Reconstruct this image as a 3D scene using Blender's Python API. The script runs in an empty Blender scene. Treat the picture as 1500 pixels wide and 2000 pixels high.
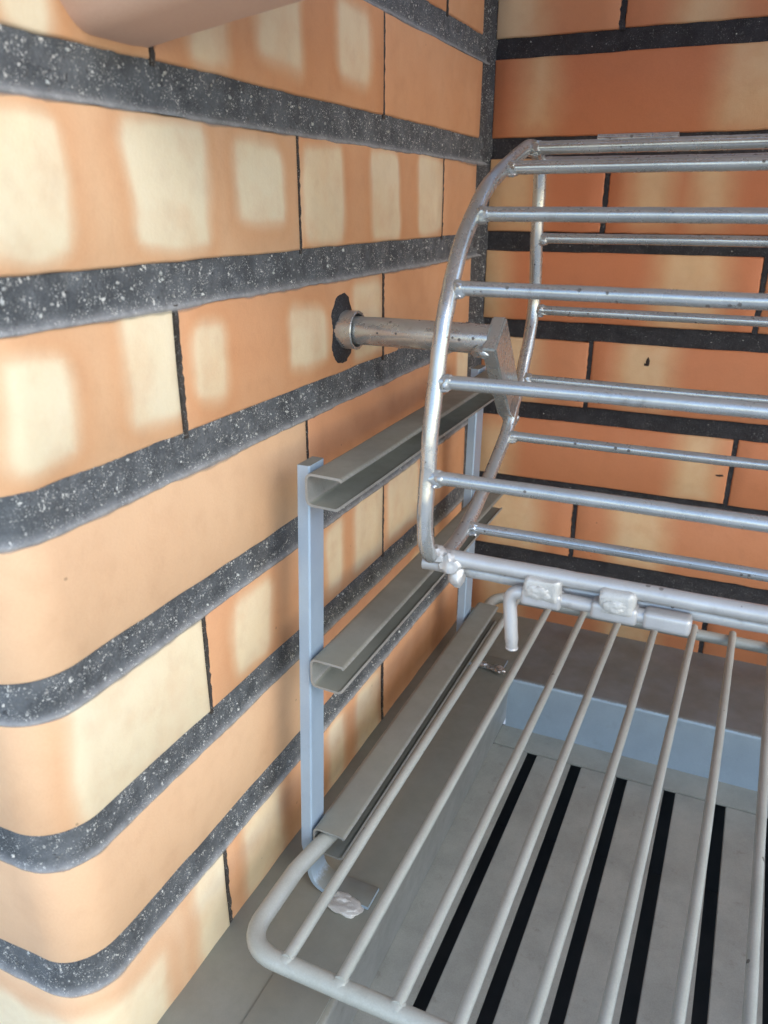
import bpy, bmesh, math, random
from mathutils import Vector, Matrix, noise

random.seed(7)
S = bpy.context.scene
C = S.collection
R = math.radians

# ---------------------------------------------------------------- camera
cam_d = bpy.data.cameras.new('camera')
cam = bpy.data.objects.new('camera', cam_d)
C.objects.link(cam)
S.camera = cam
fw = Vector((-0.38183, 0.85020, -0.36237)).normalized()
rt = Vector((0.91180, 0.41064, 0.00251)).normalized()
up = rt.cross(fw).normalized()
rt = fw.cross(up)
M = Matrix((rt, up, -fw)).transposed().to_4x4()
M.translation = Vector((0.20974, -0.66997, 0.37072))
cam.matrix_world = M
cam_d.sensor_fit = 'VERTICAL'
cam_d.sensor_height = 36.0
cam_d.lens = 1536.72 * 36.0 / 2000.0
cam_d.clip_start = 0.01
cam_d.clip_end = 200
cam_d.dof.use_dof = True
cam_d.dof.focus_distance = 0.47
cam_d.dof.aperture_fstop = 15.0

# ---------------------------------------------------------------- light
SUN_EL, SUN_AZ = 34.0, 60.0      # azimuth measured from straight behind the camera side (-Y) towards +X
W = bpy.data.worlds.new('World')
S.world = W
W.use_nodes = True
wn = W.node_tree.nodes
sky = wn.new('ShaderNodeTexSky')
sky.sky_type = 'NISHITA'
sky.sun_disc = False
sky.sun_elevation = R(SUN_EL)
sd = Vector((math.sin(R(SUN_AZ)) * math.cos(R(SUN_EL)), -math.cos(R(SUN_AZ)) * math.cos(R(SUN_EL)), math.sin(R(SUN_EL))))
sky.sun_rotation = math.atan2(sd.x, sd.y)
sky.air_density = 1.0
sky.dust_density = 0.6
W.node_tree.links.new(sky.outputs[0], wn['Background'].inputs[0])
wn['Background'].inputs[1].default_value = 0.15
sun_d = bpy.data.lights.new('sun', 'SUN')
sun_d.energy = 0.5
sun_d.angle = R(28)
sun_d.color = (1.0, 0.96, 0.91)
sun = bpy.data.objects.new('sun', sun_d)
C.objects.link(sun)
sun.rotation_euler = sd.to_track_quat('Z', 'Y').to_euler()
S.view_settings.view_transform = 'Standard'
S.view_settings.look = 'None'
S.view_settings.gamma = 1.0
S.view_settings.use_curve_mapping = False
S.view_settings.exposure = 1.26
S.cycles.max_bounces = 6
S.cycles.diffuse_bounces = 3
S.cycles.glossy_bounces = 3
S.cycles.transparent_max_bounces = 6


# ---------------------------------------------------------------- helpers
def tag(o, label=None, cat=None, group=None, kind=None):
    if label: o['label'] = label
    if cat: o['category'] = cat
    if group: o['group'] = group
    if kind: o['kind'] = kind
    return o


def empty(name, loc=(0, 0, 0)):
    o = bpy.data.objects.new(name, None)
    o.location = loc
    o.empty_display_size = 0.02
    C.objects.link(o)
    return o


def mesh_obj(name, verts, faces, mat, parent=None, smooth=True, angle=35, uvs=None):
    me = bpy.data.meshes.new(name)
    me.from_pydata([tuple(v) for v in verts], [], faces)
    if uvs is not None:
        ul = me.uv_layers.new(name='UVMap')
        for lp in me.loops:
            ul.data[lp.index].uv = uvs[lp.vertex_index]
    me.update()
    if smooth:
        for p in me.polygons: p.use_smooth = True
        me.set_sharp_from_angle(angle=R(angle))
    me.materials.append(mat)
    o = bpy.data.objects.new(name, me)
    C.objects.link(o)
    if parent:
        o.parent = parent
        o.matrix_parent_inverse = Matrix.Translation(-parent.location)
    return o


def catmull(pts, n=6):
    pts = [Vector(p) for p in pts]
    out = []
    for i in range(len(pts) - 1):
        p0 = pts[max(i - 1, 0)]; p1 = pts[i]; p2 = pts[i + 1]; p3 = pts[min(i + 2, len(pts) - 1)]
        for k in range(n):
            t = k / n
            out.append(0.5 * ((2 * p1) + (p2 - p0) * t + (2 * p0 - 5 * p1 + 4 * p2 - p3) * t * t + (3 * p1 - p0 - 3 * p2 + p3) * t ** 3))
    out.append(pts[-1])
    return out


def fillet(pts, r, n=7, closed=False):
    pts = [Vector(p) for p in pts]
    out = []
    N = len(pts)
    for i, p in enumerate(pts):
        if not closed and i in (0, N - 1):
            out.append(p); continue
        a = (pts[i - 1] - p); b = (pts[(i + 1) % N] - p)
        la, lb = a.length, b.length
        a.normalize(); b.normalize()
        ang = a.angle(b)
        d = min(r / math.tan(ang / 2), la * .49, lb * .49)
        s, e = p + a * d, p + b * d
        for k in range(n + 1):
            t = k / n
            out.append(s * (1 - t) ** 2 + p * 2 * t * (1 - t) + e * t * t)
    return out


def tube(pts, r, seg=14, closed=False, wob=0.0, cap=True, seed=0):
    pts = [Vector(p) for p in pts]
    N = len(pts)
    V, F = [], []
    t0 = (pts[1] - pts[0]).normalized()
    ref = Vector((0, 0, 1)) if abs(t0.z) < .9 else Vector((1, 0, 0))
    nrm = (ref - t0 * ref.dot(t0)).normalized()
    for i, p in enumerate(pts):
        if closed:
            t = (pts[(i + 1) % N] - pts[i - 1]).normalized()
        else:
            t = (pts[min(i + 1, N - 1)] - pts[max(i - 1, 0)]).normalized()
        nrm = (nrm - t * nrm.dot(t)).normalized()
        bn = t.cross(nrm)
        rr = r(i / (N - 1)) if callable(r) else r
        for k in range(seg):
            a = 2 * math.pi * k / seg
            d = nrm * math.cos(a) + bn * math.sin(a)
            q = rr
            if wob:
                q += wob * noise.noise((p + d * rr) * 180 + Vector((seed, 0, 0)))
            V.append(p + d * q)
    M_ = N if closed else N - 1
    for i in range(M_):
        j = (i + 1) % N
        for k in range(seg):
            l = (k + 1) % seg
            F.append((i * seg + k, i * seg + l, j * seg + l, j * seg + k))
    if cap and not closed:
        F.append(tuple(range(seg - 1, -1, -1)))
        F.append(tuple((N - 1) * seg + k for k in range(seg)))
    return V, F


def subdiv(pts, step):
    pts = [Vector(p) for p in pts]
    out = []
    for a, b in zip(pts, pts[1:]):
        n = max(1, int((b - a).length / step))
        for k in range(n): out.append(a.lerp(b, k / n))
    out.append(pts[-1])
    return out


def box_vf(x0, x1, y0, y1, z0, z1, bev=0.0, seg=2):
    bm = bmesh.new()
    bmesh.ops.create_cube(bm, size=1)
    for v in bm.verts:
        v.co = Vector(((x0 + x1) / 2 + v.co.x * (x1 - x0), (y0 + y1) / 2 + v.co.y * (y1 - y0), (z0 + z1) / 2 + v.co.z * (z1 - z0)))
    if bev:
        bmesh.ops.bevel(bm, geom=bm.edges[:], offset=bev, segments=seg, affect='EDGES', profile=.6)
    bm.verts.index_update()
    V = [v.co.copy() for v in bm.verts]
    F = [tuple(v.index for v in f.verts) for f in bm.faces]
    bm.free()
    return V, F


def blob(center, size, seed=0, sub=3, amp=.25, freq=1.6, rot=None):
    bm = bmesh.new()
    bmesh.ops.create_icosphere(bm, subdivisions=sub, radius=1)
    c = Vector(center); sz = Vector(size)
    V = []
    for v in bm.verts:
        n = noise.noise(v.co * freq + Vector((seed * 7.3, seed * 1.7, 0))) + .5 * noise.noise(v.co * freq * 2.3 + Vector((0, seed * 3.1, 5)))
        p = v.co * (1 + amp * n)
        p = Vector((p.x * sz.x, p.y * sz.y, p.z * sz.z))
        if rot: p = rot @ p
        V.append(c + p)
    bm.verts.index_update()
    F = [tuple(v.index for v in f.verts) for f in bm.faces]
    bm.free()
    return V, F


# ---------------------------------------------------------------- materials
class NT:
    def __init__(self, name):
        self.m = bpy.data.materials.new(name)
        self.m.use_nodes = True
        self.t = self.m.node_tree
        self.b = self.t.nodes['Principled BSDF']

    def n(self, kind, **kw):
        nd = self.t.nodes.new(kind)
        for k, v in kw.items(): setattr(nd, k, v)
        return nd

    def l(self, a, b): self.t.links.new(a, b)

    def math(self, op, a, b=None, c=None, clamp=False):
        nd = self.n('ShaderNodeMath', operation=op, use_clamp=clamp)
        for i, x in enumerate((a, b, c)):
            if x is None: continue
            if isinstance(x, (int, float)): nd.inputs[i].default_value = x
            else: self.l(x, nd.inputs[i])
        return nd.outputs[0]

    def sstep(self, x, lo, hi, a=0.0, b=1.0):
        nd = self.n('ShaderNodeMapRange', interpolation_type='SMOOTHSTEP')
        for i, v in ((0, x), (1, lo), (2, hi), (3, a), (4, b)):
            if isinstance(v, (int, float)): nd.inputs[i].default_value = v
            else: self.l(v, nd.inputs[i])
        return nd.outputs[0]

    def mix(self, f, a, b, blend='MIX'):
        nd = self.n('ShaderNodeMix', data_type='RGBA', blend_type=blend)
        for i, v in ((0, f), (6, a), (7, b)):
            if isinstance(v, (int, float)): nd.inputs[i].default_value = v
            elif isinstance(v, tuple): nd.inputs[i].default_value = (*v, 1) if len(v) == 3 else v
            else: self.l(v, nd.inputs[i])
        return nd.outputs[2]

    def noise(self, scale, detail=3, vec=None, rough=.55):
        nd = self.n('ShaderNodeTexNoise')
        nd.inputs['Scale'].default_value = scale
        nd.inputs['Detail'].default_value = detail
        nd.inputs['Roughness'].default_value = rough
        if vec is not None: self.l(vec, nd.inputs['Vector'])
        return nd.outputs['Fac']

    def voronoi(self, scale, vec=None, feature='F1', out='Distance', rand=1.0):
        nd = self.n('ShaderNodeTexVoronoi', feature=feature)
        nd.inputs['Scale'].default_value = scale
        nd.inputs['Randomness'].default_value = rand
        if vec is not None: self.l(vec, nd.inputs['Vector'])
        return nd.outputs[out]

    def pos(self): return self.n('ShaderNodeNewGeometry').outputs['Position']

    def bump(self, h, strength=.3, dist=.001):
        nd = self.n('ShaderNodeBump')
        nd.inputs['Strength'].default_value = strength
        nd.inputs['Distance'].default_value = dist
        self.l(h, nd.inputs['Height'])
        self.l(nd.outputs[0], self.b.inputs['Normal'])


def srgb(r, g, b):
    f = lambda c: (c / 255 / 12.92) if c / 255 <= .04045 else ((c / 255 + .055) / 1.055) ** 2.4
    return (f(r), f(g), f(b))


def brick_material():
    t = NT('flashed_brick')
    uv = t.n('ShaderNodeUVMap', uv_map='UVMap').outputs[0]
    P = t.pos()
    nz = t.n('ShaderNodeTexNoise')
    nz.inputs['Scale'].default_value = 21
    nz.inputs['Detail'].default_value = 2
    t.l(P, nz.inputs['Vector'])
    off = t.n('ShaderNodeVectorMath', operation='MULTIPLY_ADD')
    t.l(nz.outputs['Color'], off.inputs[0])
    off.inputs[1].default_value = (.013, .013, 0)
    off.inputs[2].default_value = (-.0065, -.0065, 0)
    add = t.n('ShaderNodeVectorMath', operation='ADD')
    t.l(uv, add.inputs[0]); t.l(off.outputs[0], add.inputs[1])
    sp = t.n('ShaderNodeSeparateXYZ')
    t.l(add.outputs[0], sp.inputs[0])
    u, v = sp.outputs[0], sp.outputs[1]
    tn = t.n('ShaderNodeAttribute', attribute_type='OBJECT', attribute_name='tone')
    ts = t.n('ShaderNodeSeparateColor'); t.l(tn.outputs['Color'], ts.inputs[0])
    tone, soft, pale = ts.outputs[0], ts.outputs[1], ts.outputs[2]
    mask = halo = None
    for nm in ('patch_a', 'patch_b', 'patch_c'):
        at = t.n('ShaderNodeAttribute', attribute_type='OBJECT', attribute_name=nm)
        s = t.n('ShaderNodeSeparateColor'); t.l(at.outputs['Color'], s.inputs[0])
        u0, u1, v0, v1 = s.outputs[0], s.outputs[1], s.outputs[2], at.outputs['Alpha']
        # signed distance to the rectangle (negative inside)
        dx = t.math('MAXIMUM', t.math('SUBTRACT', u0, u), t.math('SUBTRACT', u, u1))
        dy = t.math('MAXIMUM', t.math('SUBTRACT', v0, v), t.math('SUBTRACT', v, v1))
        ox = t.math('MAXIMUM', t.math('ADD', dx, .008), 0.0)
        oy = t.math('MAXIMUM', t.math('ADD', dy, .008), 0.0)
        o = t.math('SQRT', t.math('ADD', t.math('MULTIPLY', ox, ox), t.math('MULTIPLY', oy, oy)))
        ins = t.math('MINIMUM', t.math('MAXIMUM', dx, dy), 0.0)
        d = t.math('ADD', t.math('SUBTRACT', o, .008), t.math('MULTIPLY', ins, .7))
        valid = t.math('GREATER_THAN', u1, u0)
        m = t.math('MULTIPLY', t.sstep(d, t.math('MULTIPLY', soft, -.5), t.math('MULTIPLY', soft, .5), 1, 0), valid)
        h = t.math('MULTIPLY', t.sstep(d, 0.0, .016, 1, 0), valid)
        mask = m if mask is None else t.math('MAXIMUM', mask, m)
        halo = h if halo is None else t.math('MAXIMUM', halo, h)
    low = t.noise(16, 2, P)
    lowc = t.sstep(low, .3, .7)
    base = t.mix(lowc, srgb(211, 158, 112), srgb(218, 171, 127))
    base = t.mix(tone, base, srgb(196, 112, 70))
    base = t.mix(t.math('MULTIPLY', pale, .8), base, srgb(221, 189, 154))  # paleness carries the glare painted into the front bricks
    base = t.mix(t.math('MULTIPLY', halo, .35), base, srgb(208, 146, 98))
    creamv = t.mix(t.noise(30, 3, P), srgb(233, 222, 194), srgb(228, 210, 172))
    creamv = t.mix(t.math('MULTIPLY', tone, .75), creamv, srgb(212, 158, 98))
    col = t.mix(t.math('MULTIPLY', mask, t.sstep(t.noise(40, 3, P), .25, .6, .72, 1.0)), base, creamv)
    # fine clay grain and a few dark flecks
    gr = t.noise(900, 2, P)
    col = t.mix(.12, col, t.mix(gr, (.25, .25, .25), (.75, .75, .75)), 'OVERLAY')
    blot = t.sstep(t.noise(70, 4, P), .45, .75)
    col = t.mix(t.math('MULTIPLY', blot, .10), col, srgb(150, 95, 62))
    vd = t.voronoi(60, P)
    vc = t.voronoi(60, P, out='Color')
    sv = t.n('ShaderNodeSeparateColor'); t.l(vc, sv.inputs[0])
    fl = t.math('MULTIPLY', t.math('LESS_THAN', vd, t.math('MULTIPLY', t.noise(500, 1, P), .09)), t.math('GREATER_THAN', sv.outputs[0], .86))
    col = t.mix(t.math('MULTIPLY', fl, .4), col, srgb(84, 60, 48))
    t.l(col, t.b.inputs['Base Color'])
    t.l(t.sstep(t.noise(60, 3, P), .2, .8, .46, .62), t.b.inputs['Roughness'])
    t.b.inputs['Specular IOR Level'].default_value = .35
    hh = t.math('ADD', t.math('MULTIPLY', t.noise(55, 3, P), 1.0), t.math('MULTIPLY', gr, .2))
    t.bump(hh, .45, .0012)
    return t.m


def mortar_material(name, dark, light, grains, sheet=True):
    t = NT(name)
    P = t.pos()
    n1 = t.sstep(t.noise(60, 5, P, .65), .3, .72)
    col = t.mix(n1, dark, light)
    col = t.mix(.5, col, t.mix(t.noise(700, 3, P, .7), (.1, .1, .1), (.9, .9, .9)), 'OVERLAY')
    for sc, lo, hi in ((520, .69, .725), (1150, .655, .695), (2200, .65, .71)):
        g = t.sstep(t.noise(sc, 1, P, .5), lo, hi)
        gcol = t.mix(t.sstep(t.noise(170, 2, P), .35, .65), srgb(96, 98, 98), srgb(236, 236, 228))
        col = t.mix(t.math('MULTIPLY', g, grains), col, gcol)
    pit = t.sstep(t.noise(420, 2, P), .36, .28)
    col = t.mix(t.math('MULTIPLY', pit, .6), col, srgb(36, 36, 38))
    at = t.n('ShaderNodeAttribute', attribute_type='GEOMETRY', attribute_name='film')
    film = t.math('MULTIPLY', at.outputs['Fac'], t.sstep(t.noise(150, 4, P), .2, .75, .45, 1.0))
    col = t.mix(t.math('MULTIPLY', film, .9), col, srgb(172, 173, 172))
    cv = t.n('ShaderNodeAttribute', attribute_type='GEOMETRY', attribute_name='cover')
    if sheet: t.l(t.math('MULTIPLY', cv.outputs['Fac'], 1.0, clamp=True), t.b.inputs['Alpha'])
    t.l(col, t.b.inputs['Base Color'])
    t.b.inputs['Roughness'].default_value = .8
    hh = t.noise(500, 4, P, .7)
    t.bump(hh, .7, .0012)
    return t.m


def metal_material(name, base, base2, metallic, rlo, rhi, speck=.0, speck_scale=160, grain=.2, bump=.15, dirt=(70, 62, 52), dirt_amt=.3, dust=.0, dust_col=(140, 130, 118)):
    """metal with blotches, pits and ash dust lying on whatever faces upwards"""
    t = NT(name)
    P = t.pos()
    n1 = t.sstep(t.noise(38, 5, P, .6), .3, .72)
    col = t.mix(n1, base, base2)
    col = t.mix(grain, col, t.mix(t.noise(1400, 2, P), (.2, .2, .2), (.8, .8, .8)), 'OVERLAY')
    dm = t.math('MULTIPLY', t.sstep(t.noise(85, 6, P, .7), .56, .78), dirt_amt)
    col = t.mix(dm, col, srgb(*dirt))
    rough = t.sstep(t.noise(120, 4, P), .25, .75, rlo, rhi)
    nonmet = None
    if speck:
        vd = t.voronoi(speck_scale, P)
        vc = t.n('ShaderNodeSeparateColor'); t.l(t.voronoi(speck_scale, P, out='Color'), vc.inputs[0])
        g = t.math('MULTIPLY', t.math('LESS_THAN', vd, t.math('MULTIPLY', vc.outputs[1], .26)), t.math('GREATER_THAN', vc.outputs[0], 1 - speck))
        col = t.mix(t.math('MULTIPLY', g, .8), col, srgb(62, 52, 46))
        nonmet = g
    if dust:
        nz = t.n('ShaderNodeSeparateXYZ'); t.l(t.n('ShaderNodeNewGeometry').outputs['Normal'], nz.inputs[0])
        lay = t.math('ADD', nz.outputs[2], t.math('MULTIPLY', t.math('SUBTRACT', t.noise(420, 4, P, .7), .5), .7))
        d = t.math('MULTIPLY', t.sstep(lay, .4, .85), t.sstep(t.noise(26, 4, P), .25, .7, dust * .82, dust))
        col = t.mix(d, col, t.mix(t.noise(60, 3, P), srgb(*dust_col), srgb(*[c * .86 for c in dust_col])))
        rough = t.math('ADD', rough, t.math('MULTIPLY', d, .25))
        nonmet = d if nonmet is None else t.math('MAXIMUM', nonmet, d)
    if nonmet is not None:
        t.l(t.math('MULTIPLY', t.math('SUBTRACT', 1.0, nonmet), metallic), t.b.inputs['Metallic'])
    else:
        t.b.inputs['Metallic'].default_value = metallic
    t.l(col, t.b.inputs['Base Color'])
    t.l(rough, t.b.inputs['Roughness'])
    t.bump(t.math('ADD', t.noise(260, 4, P), t.math('MULTIPLY', t.noise(1500, 2, P), .35)), bump, .0006)
    return t.m


def plain_material(name, col, col2, rough=.6, scale=30, bump=.15):
    t = NT(name)
    P = t.pos()
    c = t.mix(t.sstep(t.noise(scale, 4, P), .3, .7), col, col2)
    c = t.mix(.15, c, t.mix(t.noise(900, 2, P), (.2, .2, .2), (.8, .8, .8)), 'OVERLAY')
    t.l(c, t.b.inputs['Base Color'])
    t.b.inputs['Roughness'].default_value = rough
    t.bump(t.noise(scale * 12, 4, P), bump, .0008)
    return t.m


MB = brick_material()
MM = mortar_material('speckled_mortar', srgb(66, 70, 73), srgb(98, 102, 105), .8)
MMB = mortar_material('black_mortar', srgb(34, 33, 36), srgb(52, 51, 54), .12)
MMS = mortar_material('solid_speckled_mortar', srgb(50, 50, 52), srgb(72, 72, 74), .8, False)
MMBS = mortar_material('solid_black_mortar', srgb(34, 33, 36), srgb(52, 51, 54), .12, False)
MMJ = mortar_material('joint_mortar', srgb(48, 42, 38), srgb(74, 68, 62), .4, False)
M_PAINT = metal_material('dusty_silver_paint', (.40, .415, .40), (.34, .355, .34), .5, .34, .48, grain=.35, dirt=(84, 76, 62), dirt_amt=.4, dust=.92, dust_col=(136, 136, 122))
M_SLAT = metal_material('chalky_slat_paint', (.40, .41, .36), (.32, .33, .29), .2, .45, .6, grain=.3, dirt=(104, 98, 84), dirt_amt=.45)
M_BACK = metal_material('dusty_blue_grey_paint', (.42, .52, .60), (.38, .47, .55), .40, .34, .48, grain=.2, dirt_amt=.15, dust=.95, dust_col=(118, 114, 104))
M_BLUE = metal_material('blue_grey_silver_paint', (.42, .55, .68), (.38, .50, .63), .40, .32, .44, grain=.12, dirt_amt=.10, dust=1.0, dust_col=(128, 127, 114))
M_ROD = metal_material('galvanised_rod', (.57, .585, .575), (.47, .485, .475), .75, .18, .33, speck=.34, speck_scale=270, grain=.15, dirt=(84, 68, 52), dirt_amt=.42, dust=.28, dust_col=(150, 146, 136))
M_LATCH = metal_material('painted_rod', (.60, .61, .61), (.52, .52, .51), .45, .30, .46, speck=.22, speck_scale=190, grain=.15, dirt=(86, 70, 56), dirt_amt=.4, dust=.25, dust_col=(170, 164, 152))
M_GRATE = metal_material('chalky_grate_paint', (.50, .52, .475), (.43, .45, .405), .25, .45, .6, speck=.05, grain=.3, dirt=(90, 84, 74), dirt_amt=.22, dust=.35, dust_col=(164, 164, 148))
M_WELD = metal_material('weld_metal', (.72, .72, .72), (.55, .55, .54), .9, .16, .36, speck=.15, grain=.1, bump=.6, dirt_amt=.2)
M_PUTTY = metal_material('weld_putty', (.62, .62, .59), (.52, .52, .49), .25, .36, .55, grain=.3, bump=.7, dirt_amt=.25)
M_ASH = plain_material('ash_box_black', srgb(60, 66, 70), srgb(70, 74, 76), .9)
M_HOOD = plain_material('terracotta_render', srgb(213, 175, 150), srgb(219, 183, 158), .75, 12, .1)
M_GROUND = plain_material('pale_bounce_ground', srgb(196, 192, 184), srgb(180, 176, 168), .85, 3)
M_GRAIN = plain_material('pale_grit', srgb(206, 206, 198), srgb(104, 106, 106), .5, 130)
M_MARK = plain_material('soot', srgb(48, 36, 30), srgb(66, 46, 36), .8)

# ---------------------------------------------------------------- brick walls
PITCH = 0.07
BH = 0.0525
FRONT = -0.508      # front face of the side wall
RAD = 0.022         # bullnose radius
WT = 0.115          # side wall thickness


class Path:
    """polyline in plan with outward normals, measured by arc length"""
    def __init__(self, pts):
        self.p = [Vector((x, y)) for x, y in pts]
        self.s = [0.0]
        for a, b in zip(self.p, self.p[1:]): self.s.append(self.s[-1] + (b - a).length)
        self.L = self.s[-1]

    def at(self, s):
        s = min(max(s, 0), self.L)
        for i in range(len(self.p) - 1):
            if s <= self.s[i + 1] or i == len(self.p) - 2:
                a, b = self.p[i], self.p[i + 1]
                t = (s - self.s[i]) / (self.s[i + 1] - self.s[i])
                return a.lerp(b, t)

    def normal(self, s):
        e = .0015
        d = self.at(s + e) - self.at(s - e)
        d.normalize()
        return Vector((d.y, -d.x))   # to the right of travel


# the side wall is walked from its front pier (-X) round the bullnose and back to the corner:
arc = [(-RAD + RAD * math.sin(a), FRONT + RAD - RAD * math.cos(a)) for a in [i * math.pi / 2 / 14 for i in range(15)]]
left_path = Path([(-WT, FRONT)] + arc + [(0, 0.0)])
S_ARC1 = left_path.L - (0 - (FRONT + RAD))      # arc length where the straight inner face begins
def sY(y): return S_ARC1 + (y - (FRONT + RAD))
back_path = Path([(0.0, 0.0), (0.80, 0.0)])


def brick(path, s0, s1, z0, z1, parent, patches, tone, depth=.02, jit=.0006):
    bev = .0013
    st = [(s0, bev), (s0 + bev * .4, bev * .35), (s0 + bev, 0)]
    n = max(2, int((s1 - s0) / (.0025 if s0 < .01 and path is left_path else .012)))
    st += [(s0 + bev + (s1 - s0 - 2 * bev) * k / n, 0) for k in range(1, n)]
    st += [(s1 - bev, 0), (s1 - bev * .4, bev * .35), (s1, bev)]
    H = z1 - z0
    prof = [(depth, 0), (bev, 0), (bev * .35, bev * .4), (0, bev), (0, H * .5), (0, H - bev), (bev * .35, H - bev * .4), (bev, H), (depth, H)]
    dj = random.uniform(-jit, jit)
    tilt = random.uniform(-jit, jit)
    sd_ = random.random() * 100
    V, UV = [], []
    for s, ins in st:
        p, nr = path.at(s), path.normal(s)
        for d, z in prof:
            dd = max(d, ins) if d < depth else d
            zz = z0 + z
            w = .0005 * noise.noise(Vector((s * 40, zz * 40, sd_)))
            q = p + nr * (-dd + dj + tilt * (z / H - .5) + (w if d < depth else 0))
            zw = .0006 * noise.noise(Vector((s * 60, 3.3, sd_ + z)))
            V.append(Vector((q.x, q.y, zz + zw)))
            UV.append((s - s0, z))
    m = len(prof)
    F = []
    for i in range(len(st) - 1):
        for k in range(m - 1):
            F.append((i * m + k, (i + 1) * m + k, (i + 1) * m + k + 1, i * m + k + 1))
    F.append(tuple(range(m)))
    F.append(tuple((len(st) - 1) * m + k for k in range(m - 1, -1, -1)))
    o = mesh_obj('brick', V, F, MB, parent, True, 50, UV)
    ps = [list(map(float, p)) for p in patches[:3]]
    while len(ps) < 3: ps.append([0.0, -1.0, 0.0, -1.0])
    for nm, p in zip(('patch_a', 'patch_b', 'patch_c'), ps): o[nm] = p
    o['tone'] = [float(x) for x in tone]
    return o


def mortar_sheet(name, path, s0, s1, rows, mat, parent, ds, recess, film_amt, bh0, bh1):
    """one continuous bed of mortar behind the bricks, recessed in the joints, smeared thinly over the lower brick edges"""
    ns = int((s1 - s0) / ds)
    J = PITCH + bh0 - bh1                # joint height
    V, film, cover = [], [], []
    m = 0
    for i in range(ns + 1):
        s = s0 + (s1 - s0) * i / ns
        p, nr = path.at(s), path.normal(s)
        col = []
        for n in rows:
            zl = n * PITCH + bh1          # lower edge of the joint above row n
            e = (.0016 + .0022 * noise.noise(Vector((s * 28, n * 9.1, 2))) + .0009 * noise.noise(Vector((s * 130, n * 5.1, 7)))) * film_amt
            e = max(e, .0002)
            col += [(zl - .03, -.006, 0, 1), (zl - e - .0006, -.006, 0, 0)]
            if film_amt:
                col += [(zl - e, .0001, 1, 0), (zl - e * .5, .0003, 1, .45), (zl, .0004, 1, .85), (zl + .0007, .0002, .8, 1), (zl + .0015, -recess * .55, .4, 1), (zl + .0028, -recess, .12, 1)]
            else:
                col += [(zl - e, -recess, 0, 1), (zl + .001, -recess, 0, 1)]
            k = 9
            z0 = zl + .0048
            for j in range(k + 1):
                z = z0 + (zl + J + .0015 - z0) * j / k
                col.append((z, -recess, 0, 1))
            col.append((zl + J + .004, -.006, 0, 1))
        m = len(col)
        for z, d, f, c in col:
            if d > -.005:
                d += .0006 * noise.noise(Vector((s * 240, z * 240, 1))) * (1 if c >= 1 else .25) + (.0006 * noise.noise(Vector((s * 70, z * 90, 4))) if c >= 1 else 0)
            q = p + nr * d
            V.append(Vector((q.x, q.y, z)))
            film.append(float(f)); cover.append(float(c))
    F = [(i * m + k, (i + 1) * m + k, (i + 1) * m + k + 1, i * m + k + 1) for i in range(ns) for k in range(m - 1)]
    o = mesh_obj(name, V, F, mat, parent, True, 80)
    for nm, dat in (('film', film), ('cover', cover)):
        a = o.data.attributes.new(nm, 'FLOAT', 'POINT')
        a.data.foreach_set('value', dat)
    return o


def joint_strip(path, s, z0, z1, hw, depth, mat, parent, seed):
    """thin ragged line of mortar standing between two bricks"""
    V, F = [], []
    n = 26
    for i in range(n + 1):
        z = z0 + (z1 - z0) * i / n
        for k, sg in enumerate((-1, 1)):
            w = hw * (1 + .8 * noise.noise(Vector((seed * 3.7 + k * 11, z * 420, 0))))
            d = depth + .0005 * noise.noise(Vector((seed, z * 300, k)))
            p, nr = path.at(s + sg * w), path.normal(s)
            for dd in ((-.006, d) if sg < 0 else (d, -.006)):
                q = p + nr * dd
                V.append(Vector((q.x, q.y, z)))
    for i in range(n):
        for k in range(3): F.append((i * 4 + k, i * 4 + k + 1, (i + 1) * 4 + k + 1, (i + 1) * 4 + k))
    return mesh_obj('joint', V, F, mat, parent, True, 60)


def grains(name, path, s0, s1, rows, count, parent, bh1, recess, rmin, rmax, seed):
    rnd = random.Random(seed)
    ico = [(0, 0, 1), (.9, 0, .1), (.25, .85, -.1), (-.75, .5, .15), (-.7, -.55, -.1), (.3, -.85, .1), (0, 0, -1)]
    fc = [(0, 1, 2), (0, 2, 3), (0, 3, 4), (0, 4, 5), (0, 5, 1), (6, 2, 1), (6, 3, 2), (6, 4, 3), (6, 5, 4), (6, 1, 5)]
    V, F = [], []
    for i in range(count):
        s = rnd.uniform(s0, s1)
        n = rnd.choice(rows)
        z = n * PITCH + bh1 + rnd.uniform(.003, PITCH - bh1 - .001)
        p, nr = path.at(s), path.normal(s)
        r = rmin + (rmax - rmin) * rnd.random() ** 3
        q = p + nr * (-recess + .0001)
        c = Vector((q.x, q.y, z))
        rot = Matrix.Rotation(rnd.uniform(0, 6.28), 3, 'X') @ Matrix.Rotation(rnd.uniform(0, 6.28), 3, 'Z')
        b = len(V)
        sx = rnd.uniform(.6, 1.3)
        for v in ico:
            w = rot @ Vector((v[0] * sx * rnd.uniform(.8, 1.2), v[1] * rnd.uniform(.8, 1.2), v[2] * .7))
            V.append(c + w * r)
        F += [tuple(b + k for k in f) for f in fc]
    o = mesh_obj(name, V, F, M_GRAIN, parent, False)
    o['kind'] = 'stuff'
    return o


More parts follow.
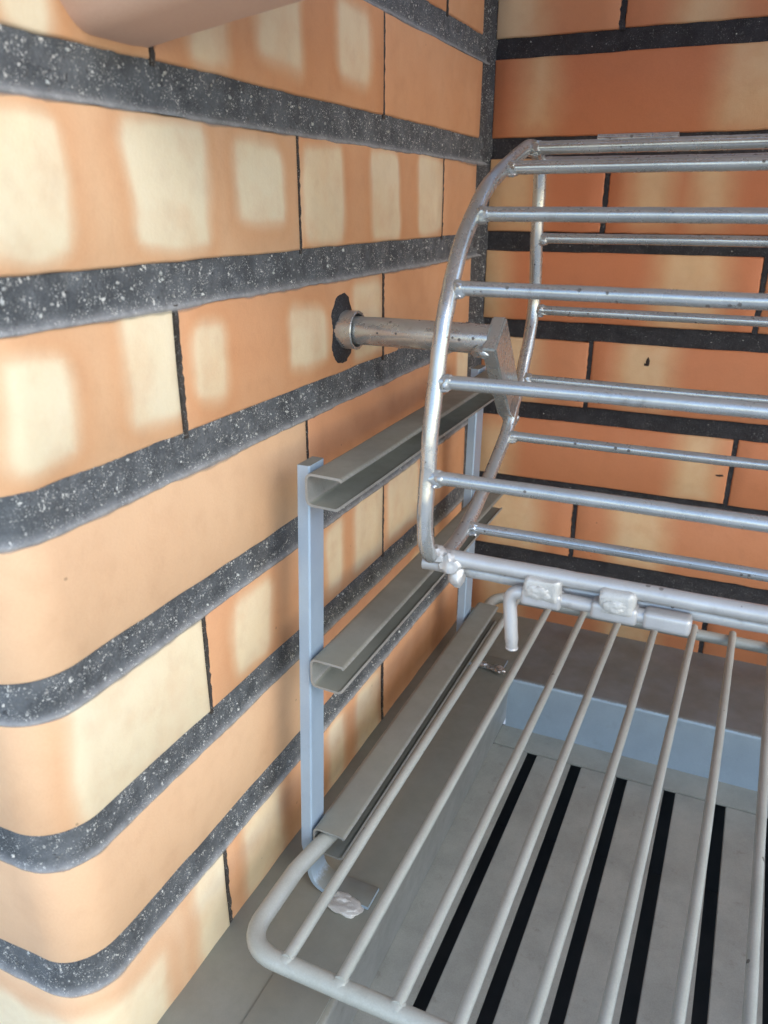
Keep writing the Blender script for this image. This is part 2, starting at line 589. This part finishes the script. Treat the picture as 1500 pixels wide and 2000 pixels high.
# pale flashed patches of the side wall: row -> (y0, y1, v0, v1)
LP = {
    6: [(-.475, -.455, 0, .05), (-.387, -.362, .004, .05), (-.338, -.301, .009, .046), (-.262, -.226, .012, .048)],
    5: [(-.56, -.459, .006, .049), (-.428, -.381, .005, .050), (-.362, -.319, .014, .047), (-.303, -.260, .003, .049), (-.224, -.182, .002, .050), (-.151, -.105, .003, .049)],
    4: [(-.496, -.468, .005, .044), (-.440, -.405, .007, .056), (-.400, -.377, .010, .043), (-.321, -.282, .010, .040), (-.248, -.208, .004, .047)],
    3: [(-.060, -.020, .0, .06)],
    2: [(-.494, -.400, -.01, .06), (-.387, -.352, .006, .047), (-.290, -.268, .008, .05), (-.250, -.200, .004, .054), (-.197, -.141, .006, .054)],
    1: [(-.15, -.09, .005, .045)],
    0: [(-.62, -.462, -.01, .04), (-.435, -.400, -.01, .06), (-.392, -.352, .004, .058), (-.292, -.270, .0, .053), (-.250, -.211, .0, .053)],
    7: [(-.44, -.39, .005, .048), (-.33, -.27, .005, .045)],
    8: [(-.30, -.24, .005, .048)],
}
# tones: (redness, edge softness, paleness, with veiling glare painted in near the front)
LT = {0: (.04, .018, .95), 1: (.06, .014, .85), 2: (.02, .015, .7), 3: (.06, .014, .8), 4: (.0, .0135, .45), 5: (.0, .0120, .5), 6: (.06, .015, .2), 7: (.2, .008, .1), 8: (.2, .008, .1)}
NROW = 9
VJ = .0011

left_wall = empty('side_wall', (0, -.25, 0))
tag(left_wall, 'side wall of cream and orange bricks with a rounded front corner, left of the grill', 'brick wall')
for n in range(NROW):
    z0, z1 = n * PITCH, n * PITCH + BH
    ye = -.0235 if n >= 5 else -.0285
    cuts = [0.0, sY(-.408), sY(-.2042), sY(ye)] if n % 2 == 0 else [0.0, sY(-.3058), sY(-.1015), sY(ye)]
    for a, b in zip(cuts, cuts[1:]):
        pt = []
        for (y0, y1, v0, v1) in LP.get(n, []):
            m = sY((max(y0, -.5) + y1) / 2)
            if a < m < b: pt.append((sY(y0) - a, sY(y1) - a, v0, v1))
        t = list(LT[n])
        if a > 0: t[0] = min(1, t[0] + .16 + random.uniform(0, .1)); t[2] *= .35  # front bricks stay paler: lens glare put into their colour
        if n in (1, 3) and a > 0: t[0] += .3
        if b == cuts[-1] and a > sY(-.22): t[0] = .3; t[2] = .2
        if a > 0: joint_strip(left_path, a, z0 - .002, z1 + .001, .0011, .0000, MMJ, left_wall, n * 7 + a * 31)
        brick(left_path, a + (VJ if a > 0 else 0), b - VJ, z0 - (.003 if n == 0 else 0) + random.uniform(-.0004, .0004), z1 + random.uniform(-.0005, .0005), left_wall, pt, t)
mortar_sheet('mortar', left_path, 0, left_path.L - .001, range(-1, NROW), MM, left_wall, .0022, .0011, 1.0, 0.0, BH)
grains('mortar_grit', left_path, .02, left_path.L - .004, list(range(0, NROW - 1)), 1700, left_wall, BH, .0010, .0003, .0012, 3)
V, F = box_vf(-WT, -.012, FRONT + .012, .12, -.02, NROW * PITCH, 0)
mesh_obj('wall_core', V, F, MMS, left_wall, False)

BP = {
    7: [(-.01, .034, -.01, .07), (.136, .166, -.01, .07)],
    6: [(.028, .046, .006, .06), (.170, .215, .0, .06)],
    5: [(-.01, .038, .0, .06), (.115, .141, .010, .06), (.160, .181, .010, .06)],
    4: [(-.01, .016, .0, .06), (.143, .186, .0, .06)],
    3: [(.020, .049, .0, .06), (.122, .157, .010, .06)],
    2: [(-.01, .030, -.01, .045), (.176, .202, .0, .06)],
    1: [(.012, .060, .0, .06), (.131, .171, .0, .06)],
    0: [(.015, .049, .0, .06), (.132, .174, .0, .06)],
}
BT = {0: (.62, .034, .1), 1: (.66, .036, .1), 2: (.70, .036, .05), 3: (.64, .036, .05), 4: (.72, .04, .05), 5: (.80, .036, .05), 6: (.76, .042, .05), 7: (.6, .042, .1), 8: (.6, .03, .1)}
back_wall = empty('back_wall', (.4, 0, 0))
tag(back_wall, 'back wall of darker orange bricks with black joints, behind the round basket', 'brick wall')
for n in range(NROW):
    z0, z1 = n * PITCH + .0012, n * PITCH + .0562
    x1 = .0964 if n % 2 else .2177
    cuts = [.0006, x1]
    while cuts[-1] < .79: cuts.append(min(cuts[-1] + .243, .80))
    if cuts[-1] - cuts[-2] < .03: cuts.pop(-2)
    for a, b in zip(cuts, cuts[1:]):
        pt = []
        for (x0, xx, v0, v1) in BP.get(n, []):
            if a < max((x0 + xx) / 2, .01) < b: pt.append((x0 - a, xx - a, v0, v1))
        t = list(BT[n]); t[0] = min(1, max(0, t[0] + random.uniform(-.12, .15)))
        if a > .01: joint_strip(back_path, a, z0 - .001, z1 + .001, .0019, -.0004, MMBS, back_wall, n * 5 + a * 17)
        brick(back_path, a + .0017, b - .0017, z0 - (.004 if n == 0 else 0) + random.uniform(-.0005, .0005), z1 + random.uniform(-.0005, .0005), back_wall, pt, t)
mortar_sheet('mortar', back_path, .0, .80, range(-1, NROW), MMB, back_wall, .0035, .0022, 0.0, .0012, .0562)
grains('mortar_grit', back_path, .0, .5, list(range(0, NROW - 1)), 160, back_wall, .0562, .002, .0003, .0009, 5)
# a few soot flecks stuck on the bricks
for i, (x, z, sx, sz) in enumerate(((.1429, .2533, .0016, .0034), (.1412, .2512, .0012, .0012), (.1545, .3655, .0016, .0016), (.1600, .3642, .0011, .0016), (.1760, .3652, .0014, .0018), (.1785, .3641, .001, .001), (.21, .166, .003, .0008))):
    V, F = blob((x, -.0003, z), (sx, .0006, sz), i + 3, 2, .6)
    mesh_obj('soot_fleck', V, F, M_MARK, back_wall)
V, F = box_vf(-.05, .80, .010, .12, -.02, NROW * PITCH, 0)
mesh_obj('wall_core', V, F, MMBS, back_wall, False)
# corner filling between the two walls
V, F = [], []
zz = [i * .004 for i in range(int(NROW * PITCH / .004) + 1)]
for z in zz:
    for k, (x, y) in enumerate(((-.004, -.034), (-.0022, -.029), (-.0014, -.021), (-.0008, -.012), (.0004, -.0040), (.0018, -.0010), (.0032, .003))):
        w = .0008 * noise.noise(Vector((k * .7, z * 120, 6))) + .0007 * noise.noise(Vector((k * 2.1, z * 260, 2)))
        V.append(Vector((x + w, y - w, z)))
for i in range(len(zz) - 1):
    for k in range(6): F.append((i * 7 + k, i * 7 + k + 1, (i + 1) * 7 + k + 1, (i + 1) * 7 + k))
cm = mesh_obj('corner_mortar', V, F, MMS, left_wall, True, 80)

# ragged mortar round the spit socket, and the socket tube itself
AX = Vector((0, -.2623, .3050))
V, F = [], []
NS = 64
V.append(AX + Vector((.0030, 0, 0)))
for ring, (fr, h) in enumerate(((.45, .0030), (.75, .0016), (.93, .0009), (1.0, -.001))):
    for k in range(NS):
        a = 2 * math.pi * k / NS
        d = Vector((0, math.cos(a), math.sin(a)))
        rr = .0118 + .0085 * abs(math.sin(a)) ** 1.6 + .0022 * noise.noise(Vector((math.cos(a) * 2.2, math.sin(a) * 2.2, 3))) + .0008 * noise.noise(Vector((math.cos(a) * 8, math.sin(a) * 8, 1)))
        V.append(AX + d * rr * fr + Vector((h + .0006 * noise.noise(d * 9 * fr), 0, 0)))
for k in range(NS):
    F.append((0, 1 + k, 1 + (k + 1) % NS))
for r_ in range(3):
    for k in range(NS):
        F.append((1 + r_ * NS + k, 1 + (r_ + 1) * NS + k, 1 + (r_ + 1) * NS + (k + 1) % NS, 1 + r_ * NS + (k + 1) % NS))
sock = empty('spit_socket', AX)
tag(sock, 'short steel tube set in a ragged dark mortar patch, holding the basket shaft', 'socket')
mesh_obj('mortar_patch', V, F, MMBS, sock, True, 60)


def pipe(x0, x1, c, ro, ri, seg=36):
    V, F = [], []
    prof = [(x0, ro), (x1 - .0004, ro), (x1, ro - .0004), (x1, ri + .0004), (x1 - .0004, ri), (x0, ri)]
    for x, r_ in prof:
        for k in range(seg):
            a = 2 * math.pi * k / seg
            V.append(Vector((x, c.y + r_ * math.cos(a), c.z + r_ * math.sin(a))))
    for i in range(len(prof) - 1):
        for k in range(seg):
            l = (k + 1) % seg
            F.append((i * seg + k, (i + 1) * seg + k, (i + 1) * seg + l, i * seg + l))
    return V, F


V, F = pipe(-.004, .0105, AX, .0108, .0093)
mesh_obj('sleeve', V, F, M_ROD, sock)

# ---------------------------------------------------------------- fire tray
tray = empty('fire_tray', (.375, -.3, 0))
tag(tray, 'grey metal fire tray with a slotted bottom, under the wire grate', 'fire tray')
TX0, TX1, TY0, TY1, TZ = .075, .68, -.52, -.108, -.047
GZ = TZ


def plate(name, verts, th, mat, parent, bev=.0008):
    """flat polygon (given counter-clockwise from above) thickened downwards"""
    bm = bmesh.new()
    vs = [bm.verts.new(v) for v in verts]
    f = bm.faces.new(vs)
    r_ = bmesh.ops.extrude_face_region(bm, geom=[f])
    for v in r_['geom']:
        if isinstance(v, bmesh.types.BMVert): v.co.z -= th
    bmesh.ops.recalc_face_normals(bm, faces=bm.faces[:])
    bmesh.ops.bevel(bm, geom=bm.edges[:], offset=bev, segments=2, affect='EDGES')
    bm.verts.index_update()
    V = [v.co.copy() for v in bm.verts]
    F = [tuple(v.index for v in f.verts) for f in bm.faces]
    bm.free()
    return mesh_obj(name, V, F, mat, parent)


def bent(name, prof, axis, a0, a1, mat, parent, n=30, warp=.0006):
    """sheet-metal profile (list of 2-D points) swept along an axis with a slight waviness"""
    V, F = [], []
    m = len(prof)
    for i in range(n + 1):
        t = a0 + (a1 - a0) * i / n
        for k, (u, z) in enumerate(prof):
            w = warp * noise.noise(Vector((t * 9, u * 20, z * 20)))
            V.append(Vector((u, t, z + w)) if axis == 'Y' else Vector((t, u, z + w)))
    for i in range(n):
        for k in range(m - 1):
            F.append((i * m + k, (i + 1) * m + k, (i + 1) * m + k + 1, i * m + k + 1) if axis == 'Y' else (i * m + k, i * m + k + 1, (i + 1) * m + k + 1, (i + 1) * m + k))
    return mesh_obj(name, V, F, mat, parent, True, 50)


def corner_pts(p0, c, p1, r, n=6):
    return [(v.x, v.y) for v in fillet([Vector((*p0, 0)), Vector((*c, 0)), Vector((*p1, 0))], r, n)]


# left flange folding down into the inner side, back flange likewise (4 mm folded radius)
bent('side_flange', [(-.006, -.0004)] + corner_pts((.03, 0), (TX0, 0), (TX0 - .004, GZ), .0045) , 'Y', TY0 - .03, -.0008, M_PAINT, tray)
bent('back_flange', [(.006, .0006)] + corner_pts((-.04, .0006), (TY1, .0006), (TY1 - .002, GZ), .0040), 'X', TX0 - .0015, TX1, M_BACK, tray)
bent('front_flange', [(TY0 - .05, -.02), (TY0 - .05, .0004)] + corner_pts((TY0 - .03, .0004), (TY0, .0004), (TY0, GZ), .004), 'X', TX0 - .0015, TX1, M_PAINT, tray)
bent('side_flange', [(TX1 + .06, 0)] + corner_pts((TX1 + .03, 0), (TX1, 0), (TX1, GZ), .0045), 'Y', TY0 - .03, -.0008, M_PAINT, tray)
# lap plate on the side flange near the front
V, F = box_vf(.0385, .0715, -.55, -.4235, -.0006, .0009, .0004)
mesh_obj('lap_plate', V, F, M_PAINT, tray)
# ledge round the slotted bottom
LY = -.136
plate('back_ledge', [(TX0 - .004, LY, GZ), (TX1, LY, GZ), (TX1, TY1 - .001, GZ), (TX0 - .004, TY1 - .001, GZ)], .002, M_SLAT, tray, .0005)
SLOT, SP = .0082, .0358
x = .1000          # first slot's left edge
plate('slat', [(TX0 - .0055, TY0, GZ - .0006), (x - .0045, TY0, GZ - .0006), (x, LY - .0006, GZ - .0006), (TX0 - .0055, LY - .0006, GZ - .0006)], .0025, M_SLAT, tray, .0005)
k = 0
while x + SP < TX1:
    a, b = x + SLOT, x + SP
    j = random.uniform(-.0006, .0006)
    plate('slat', [(a + j - .0045, TY0, GZ - .0006), (b + j - .0045, TY0, GZ - .0006), (b - .0002, LY - .0006, GZ - .0006), (a, LY - .0006, GZ - .0006)], .0025, M_SLAT, tray, .0005)
    x += SP
# closed ash box below
V, F = box_vf(TX0 - .01, TX1 + .01, TY0 - .01, TY1 + .01, GZ - .12, GZ - .008, 0)
F = [f for f in F if not all(abs(V[i].z - (GZ - .008)) < 1e-6 for i in f)]
mesh_obj('ash_box', V, F, M_ASH, tray, False)

# ---------------------------------------------------------------- rail stand on the left
stand = empty('rail_stand', (.04, -.22, 0))
tag(stand, 'grey metal stand with three channel rails on two posts against the left brick wall', 'grill stand')


def post(yf0, yf1, wd, top):
    """flat-bar post, bent outwards at its foot; front edge leans from yf0 (top) to yf1 (floor)"""
    th = .0066
    xr = .0300
    prof = [(xr, top), (xr, top - .004)] + [(xr, z) for z in (top * .75, top * .5, top * .25)]
    prof += [(v.x, v.y) for v in fillet([Vector((xr, .03, 0)), Vector((xr, .0034, 0)), Vector((.066, .0030, 0))], .012, 8)]
    # outer offset
    V, F = [], []
    N = len(prof)
    for i, (px, pz) in enumerate(prof):
        a = prof[max(i - 1, 0)]; b = prof[min(i + 1, N - 1)]
        d = Vector((b[0] - a[0], b[1] - a[1])).normalized()
        nrm = Vector((d.y, -d.x))    # away from +X/up side
        ox, oz = px + nrm.x * th * (1 if pz > .022 else .45), pz + nrm.y * th * (1 if pz > .022 else .45)
        tt = 1 - max(0, min(1, pz / top))
        yf = yf0 + (yf1 - yf0) * tt
        c = .0007
        for (qx, qz, y) in ((px, pz, yf + c), (px, pz, yf + wd - c), (px + (ox - px) * .12, pz + (oz - pz) * .12, yf + wd), (ox, oz, yf + wd), (ox, oz, yf), (px + (ox - px) * .12, pz + (oz - pz) * .12, yf)):
            V.append(Vector((qx, y, max(qz, .0007))))
    for i in range(N - 1):
        for k in range(6):
            l = (k + 1) % 6
            F.append((i * 6 + k, i * 6 + l, (i + 1) * 6 + l, (i + 1) * 6 + k))
    F.append((5, 4, 3, 2, 1, 0))
    F.append(tuple((N - 1) * 6 + k for k in range(6)))
    return mesh_obj('post', V, F, M_BLUE, stand, True, 30)


post_f = post(-.3572, -.3705, .0150, .2545)
post_r = post(-.0925, -.1040, .0180, .2545)
th = .0013


def channel(zlo, zhi, y0, y1, lean=.0):
    """C-shaped rail open to +X with slightly curled lips"""
    xa, xb, xc = .0312, .0512, .0498
    mid = [Vector((xb, zhi - .0014, 0)), Vector((xb - .0012, zhi, 0)), Vector((xa, zhi + .0006, 0)), Vector((xa, zlo, 0)), Vector((xc - .002, zlo - .0006, 0)), Vector((xc, zlo + .0008, 0))]
    ol = [mid[0]] + fillet(mid[0:6], .0042, 6)[1:-1] + [mid[5]]
    N = len(ol)
    inner = []
    for i, p in enumerate(ol):
        a = ol[max(i - 1, 0)]; b = ol[min(i + 1, N - 1)]
        d = (b - a).normalized()
        inner.append(p + Vector((-d.y, d.x, 0)) * th)
    V, F = [], []
    ny = 24
    ring = 2 * N
    for j in range(ny + 1):
        y = y0 + (y1 - y0) * j / ny
        wz = .0005 * noise.noise(Vector((y * 14, zlo * 30, 0)))
        for p in ol: V.append(Vector((p.x + wz * .6, y, p.y + wz)))
        for p in reversed(inner): V.append(Vector((p.x + wz * .6, y, p.y + wz)))
    for j in range(ny):
        for k in range(ring):
            l = (k + 1) % ring
            F.append((j * ring + k, j * ring + l, (j + 1) * ring + l, (j + 1) * ring + k))
    for k in range(N - 1):
        F.append((k, ring - 1 - k, ring - 2 - k, k + 1))
        o_ = ny * ring
        F.append((o_ + k, o_ + k + 1, o_ + ring - 2 - k, o_ + ring - 1 - k))
    return mesh_obj('rail', V, F, M_PAINT, stand, True, 40)


channel(.2368, .2530, -.3640, -.0750)
channel(.1364, .1528, -.3655, -.0740)
channel(.0288, .0452, -.3690, -.0720)
# welds: rail to post, foot to tray
for i, (p, s_) in enumerate((((.0325, -.3520, .2362), (.004, .005, .0018)), ((.0322, -.3545, .1358), (.004, .005, .0018)), ((.0310, -.355, .0295), (.003, .004, .002)),
                             ((.0310, -.0900, .236), (.003, .005, .002)), ((.0310, -.094, .136), (.003, .005, .002)))):
    V, F = blob(p, s_, i + 1, 3, .35)
    mesh_obj('weld', V, F, M_WELD, post_f if i < 3 else post_r)
V, F = blob((.0540, -.3735, .0012), (.0100, .0062, .0026), 11, 4, .32, 1.4)
mesh_obj('weld', V, F, M_PUTTY, post_f)
V, F = blob((.0500, -.3705, .0024), (.006, .0036, .0020), 23, 3, .4, 1.8)
mesh_obj('weld', V, F, M_PUTTY, post_f)
for i, (x_, y_, sx) in enumerate(((.0600, -.1040, .008), (.0480, -.1030, .006), (.0650, -.1065, .0045))):
    V, F = blob((x_, y_, .0035), (sx, .003, .0026), 40 + i, 3, .4, 2.0)
    mesh_obj('weld', V, F, M_WELD, post_r)

# ---------------------------------------------------------------- wire grate
grate = empty('wire_grate', (.33, -.24, .037))
tag(grate, 'pale grey wire grill grate with rounded corners, slid into the lowest rail', 'grill grate')
FR = .0047
GX0, GX1, GY0, GY1, GRZ = .0385, .632, -.4440, -.0365, .0372
loop = fillet([(GX0, -.362, GRZ), (.0338, -.392, GRZ), (.0338, GY0, GRZ), (GX1, GY0, GRZ), (GX1, GY1, GRZ), (GX0, GY1, GRZ)], .020, 9, closed=True)
lp = []
for i, p in enumerate(loop):
    q_ = loop[(i + 1) % len(loop)]
    n_ = max(1, int((q_ - p).length / .02))
    for k in range(n_): lp.append(p.lerp(q_, k / n_))
V, F = tube(lp, FR, 16, closed=True, wob=.0002)
mesh_obj('frame', V, F, M_GRATE, grate)
WR = .0029
for n in range(20):
    xf, xr = .0588 + .0281 * n, .0612 + .0297 * n
    zt = GRZ + FR * .62 + WR * .75
    z = lambda: zt + random.uniform(-.0004, .0004)
    mid = random.uniform(-.0008, .0008)
    pts = catmull([(xf, GY0 + .0004, z() - .0014), (xf * .67 + xr * .33 + mid, -.31, z()), (xf * .33 + xr * .67 + mid, -.17, z()), (xr, GY1 + .0030, z())], 8)
    V, F = tube(pts, WR, 12, wob=.00015, seed=n)
    wo = mesh_obj('wire', V, F, M_GRATE, grate)
    for y_, x_ in ((GY0 + .001, xf), (GY1, xr)):
        V, F = blob((x_, y_, GRZ + FR * .72), (.0044, .0040, .0020), n, 2, .2)
        mesh_obj('weld', V, F, M_GRATE, wo)

# ---------------------------------------------------------------- roasting basket
bask = empty('roasting_basket', (.28, -.2623, .305))
tag(bask, 'round cage-like roasting basket of steel rods on a cranked shaft, above the wire grate', 'roasting basket')
XC, XE = .092, .500
FA = [(-.2130, .4000), (-.2270, .3992), (-.2664, .3881), (-.2925, .3790), (-.3110, .3675), (-.3270, .3545), (-.3385, .3380), (-.3480, .3195), (-.3531, .3002), (-.3585, .2790), (-.3606, .2592), (-.3628, .2432), (-.3612, .2285), (-.3560, .2195), (-.3460, .2155)]
RA = [(-.2080, .3995), (-.1975, .3935), (-.1935, .3800), (-.1925, .3536), (-.1878, .3125), (-.2067, .2745), (-.2235, .2588), (-.2340, .2458), (-.2690, .2272), (-.3024, .2136), (-.3330, .2105), (-.3500, .2175)]
RR = .0037
for X in (XC, XE):
    for nm, A in (('front_hoop', FA), ('rear_hoop', RA)):
        pts = catmull([(X, y, z) for y, z in A], 6)
        V, F = tube(pts, RR, 16, wob=.00025, seed=X * 10)
        mesh_obj(nm, V, F, M_ROD, bask)
BR = .0031
bars = [(-.2256, .3991, .0033, 1), (-.2664, .3881, BR, 1), (-.3110, .3675, BR, 1), (-.3385, .3380, BR, 1), (-.3531, .3002, BR, 1), (-.3606, .2592, BR, 1),
        (-.1961, .3935, .0031, 0), (-.1925, .3536, .0028, 0), (-.1878, .3125, .0028, 0), (-.2067, .2745, .0028, 0), (-.2340, .2458, .0028, 0), (-.3024, .2136, .0028, 0)]
for i, (y, z, r_, fr) in enumerate(bars):
    b1, b2 = random.uniform(-.0006, .0006), random.uniform(-.0006, .0006)
    pts = catmull([(XC - .001, y, z), (.20, y + b1, z + b2), (.36, y + b2, z - b1), (XE + .001, y, z)], 16)
    V, F = tube(pts, r_, 14, wob=.00018, seed=i)
    bo = mesh_obj('bar', V, F, M_ROD, bask)
    for X, sg in ((XC, 1), (XE, -1)):
        V, F = blob((X + sg * .0042, y, z - .0003), (.0046, r_ * 1.16, r_ * 1.2), i + 50, 3, .30, 1.7)
        mesh_obj('weld', V, F, M_ROD, bo)
        V, F = blob((X + sg * .0036, y - .0015, z - r_ * 1.05), (.0030, .0016, .0011), i + 90, 2, .35, 2.0)
        mesh_obj('weld', V, F, M_WELD, bo)
# closing rails along the bottom edge
for nm, y, z, r_, x0 in (('closing_rail', -.3482, .2162, .0038, XC - .002), ('closing_rail', -.3420, .2082, .0034, XC - .008)):
    pts = catmull([(x0, y, z), (.2, y + .0003, z), (.36, y - .0004, z + .0003), (XE, y, z)], 16)
    V, F = tube(pts, r_, 14, wob=.0003, seed=z * 100)
    ro = mesh_obj(nm, V, F, M_LATCH, bask)
for i, (p, s_) in enumerate((((.1010, -.3500, .2140), (.0055, .0050, .0058)), ((.0945, -.3515, .2185), (.0038, .0045, .0040)), ((.1035, -.3490, .2075), (.0038, .0040, .0055)))):
    V, F = blob(p, s_, i + 130, 3, .32, 1.8)
    mesh_obj('weld', V, F, M_LATCH, ro)
# hinge barrel on top
V, F = tube([(.1265, -.2170, .4030), (.166, -.2170, .4030)], .0024, 14)
mesh_obj('hinge_barrel', V, F, M_ROD, bask)
V, F = tube([(.300, -.2170, .4030), (.340, -.2170, .4030)], .0024, 14)
mesh_obj('hinge_barrel', V, F, M_ROD, bask)
# latch: three barrels and an L-shaped pin
LYY, LZ = -.3500, .2060
latch = []
for i, (x0, x1) in enumerate(((.1355, .1540), (.1668, .1868), (.1890, .2085))):
    V, F = box_vf(x0, x1, LYY - .0044, LYY + .0044, LZ - .0042, LZ + .0040, .0024, 4)
    latch.append(mesh_obj('latch_barrel', V, F, M_LATCH, bask))
pin = fillet([(.2086, LYY, LZ), (.1294, LYY, LZ + .0004), (.1326, LYY - .0005, .1768)], .0062, 8)
pin = subdiv(pin, .004)
V, F = tube(pin, lambda t: .0032 * (1 if t < .985 else .8), 16, wob=.0002)
lpo = mesh_obj('latch_pin', V, F, M_LATCH, bask)
V, F = blob((.1326, LYY - .0005, .1767), (.0031, .0031, .0012), 3, 3, .05)
mesh_obj('pin_tip', V, F, M_LATCH, lpo)
for i, (x0, x1) in enumerate(((.1365, .1530), (.1700, .1850))):
    xm, hw = (x0 + x1) / 2, (x1 - x0) / 2
    V, F = box_vf(xm - hw, xm + hw, LYY - .0050, LYY + .0020, LZ - .0005, LZ + .0105, .0030, 5)
    V = [v + Vector((.0010 * noise.noise(v * 300 + Vector((i * 9, 0, 0))), -.0008 * noise.noise(v * 420), .0012 * noise.noise(v * 260 + Vector((0, 5, i))))) for v in V]
    mesh_obj('weld', V, F, M_PUTTY, latch[i])
    V, F = blob((xm - .001, LYY - .0046, LZ + .0042), (hw * .66, .0016, .0034), 170 + i, 4, .3, 1.5)
    mesh_obj('weld', V, F, M_PUTTY, latch[i])
# shaft and crank arm
for sx in (0, 1):
    xe = .0885
    pts = subdiv([(.002, AX.y, AX.z), (xe, AX.y, AX.z)], .006)
    if sx: pts = [Vector((XC + XE - p.x, p.y, p.z)) for p in pts]
    V, F = tube(pts, .0079, 28, wob=.00012)
    mesh_obj('shaft', V, F, M_ROD, bask)
    a = Vector((0, AX.y, AX.z)); b = Vector((0, -.2225, .2570))
    d = (b - a).normalized(); p_ = Vector((0, -d.z, d.y))
    if p_.z < 0: p_ = -p_
    st = a - d * .0055
    en = b + d * .004
    V, F = box_vf(0, 1, 0, 1, 0, 1, .0)
    x0, x1 = (.0870, .0950)
    if sx: x0, x1 = XC + XE - x1, XC + XE - x0
    bm = bmesh.new()
    rings = []
    for t, w in ((0, .0118), (.45, .0116), (.80, .0105), (1.0, .0035)):
        c = st.lerp(en, t)
        rings.append([bm.verts.new(Vector((x_, 0, 0)) + Vector((0, c.y, c.z)) + p_ * s_) for x_, s_ in ((x0, -w), (x1, -w), (x1, w), (x0, w))])
    for r0, r1 in zip(rings, rings[1:]):
        for k in range(4): bm.faces.new((r0[k], r0[(k + 1) % 4], r1[(k + 1) % 4], r1[k]))
    bm.faces.new(rings[0][::-1]); bm.faces.new(rings[-1])
    bmesh.ops.recalc_face_normals(bm, faces=bm.faces[:])
    bmesh.ops.bevel(bm, geom=bm.edges[:], offset=.0010, segments=2, affect='EDGES')
    bm.verts.index_update()
    V = [v.co.copy() for v in bm.verts]; F = [tuple(v.index for v in f.verts) for f in bm.faces]
    bm.free()
    ao = mesh_obj('crank_arm', V, F, M_ROD, bask)
    xm = (x0 + x1) / 2
    for i, (c, s_) in enumerate(((b + d * .006, (.0042, .0042, .0052)), (a + p_ * -.0075 - Vector((0, .002, .001)), (.006, .004, .0032)), (b + d * .001 - p_ * .004, (.004, .003, .003)))):
        V, F = blob((xm if i != 1 else x0 - .0005, c.y, c.z), s_, 200 + i + sx * 10, 3, .3, 1.8)
        mesh_obj('weld', V, F, M_ROD, ao)

# ---------------------------------------------------------------- hood edge at the top left
hood = empty('barbecue_hood', (.3, -.43, .43))
tag(hood, 'smooth terracotta edge of the hood with a rounded front, at the top left', 'hood')
prof = [(-.4100, .62), (-.4100, .4252)] + [(v.x, v.y) for v in fillet([Vector((-.4100, .4252, 0)), Vector((-.4100, .4232, 0)), Vector((-.4130, .4232, 0))], .0015, 4)]
prof += [(v.x, v.y) for v in fillet([Vector((-.4200, .4226, 0)), Vector((-.4440, .4226, 0)), Vector((-.4620, .4420, 0)), Vector((-.4660, .62, 0))], .014, 10)]
V, F = [], []
nx = 60
m = len(prof)
for i in range(nx + 1):
    X = -.002 + .74 * i / nx
    rise = .155 * X - .18 * X * X
    for (y, z) in prof:
        V.append(Vector((X, y, z + rise if z < .6 else .64)))
for i in range(nx):
    for k in range(m - 1):
        F.append((i * m + k, (i + 1) * m + k, (i + 1) * m + k + 1, i * m + k + 1))
mesh_obj('lintel', V, F, M_HOOD, hood, True, 45)

V, F = box_vf(-.12, .80, -.466, .03, .80, .84, .002)  # unseen slab, added to block the sky and darken the upper back wall
mesh_obj('hood_shade_slab', V, F, M_HOOD, hood, True)

# ---------------------------------------------------------------- unseen pale ground, added to bounce daylight up under the hood
ground = mesh_obj('ground', [(-30, -30, -.95), (30, -30, -.95), (30, 30, -.95), (-30, 30, -.95)], [(0, 1, 2, 3)], M_GROUND, None, False)
ground['kind'] = 'structure'
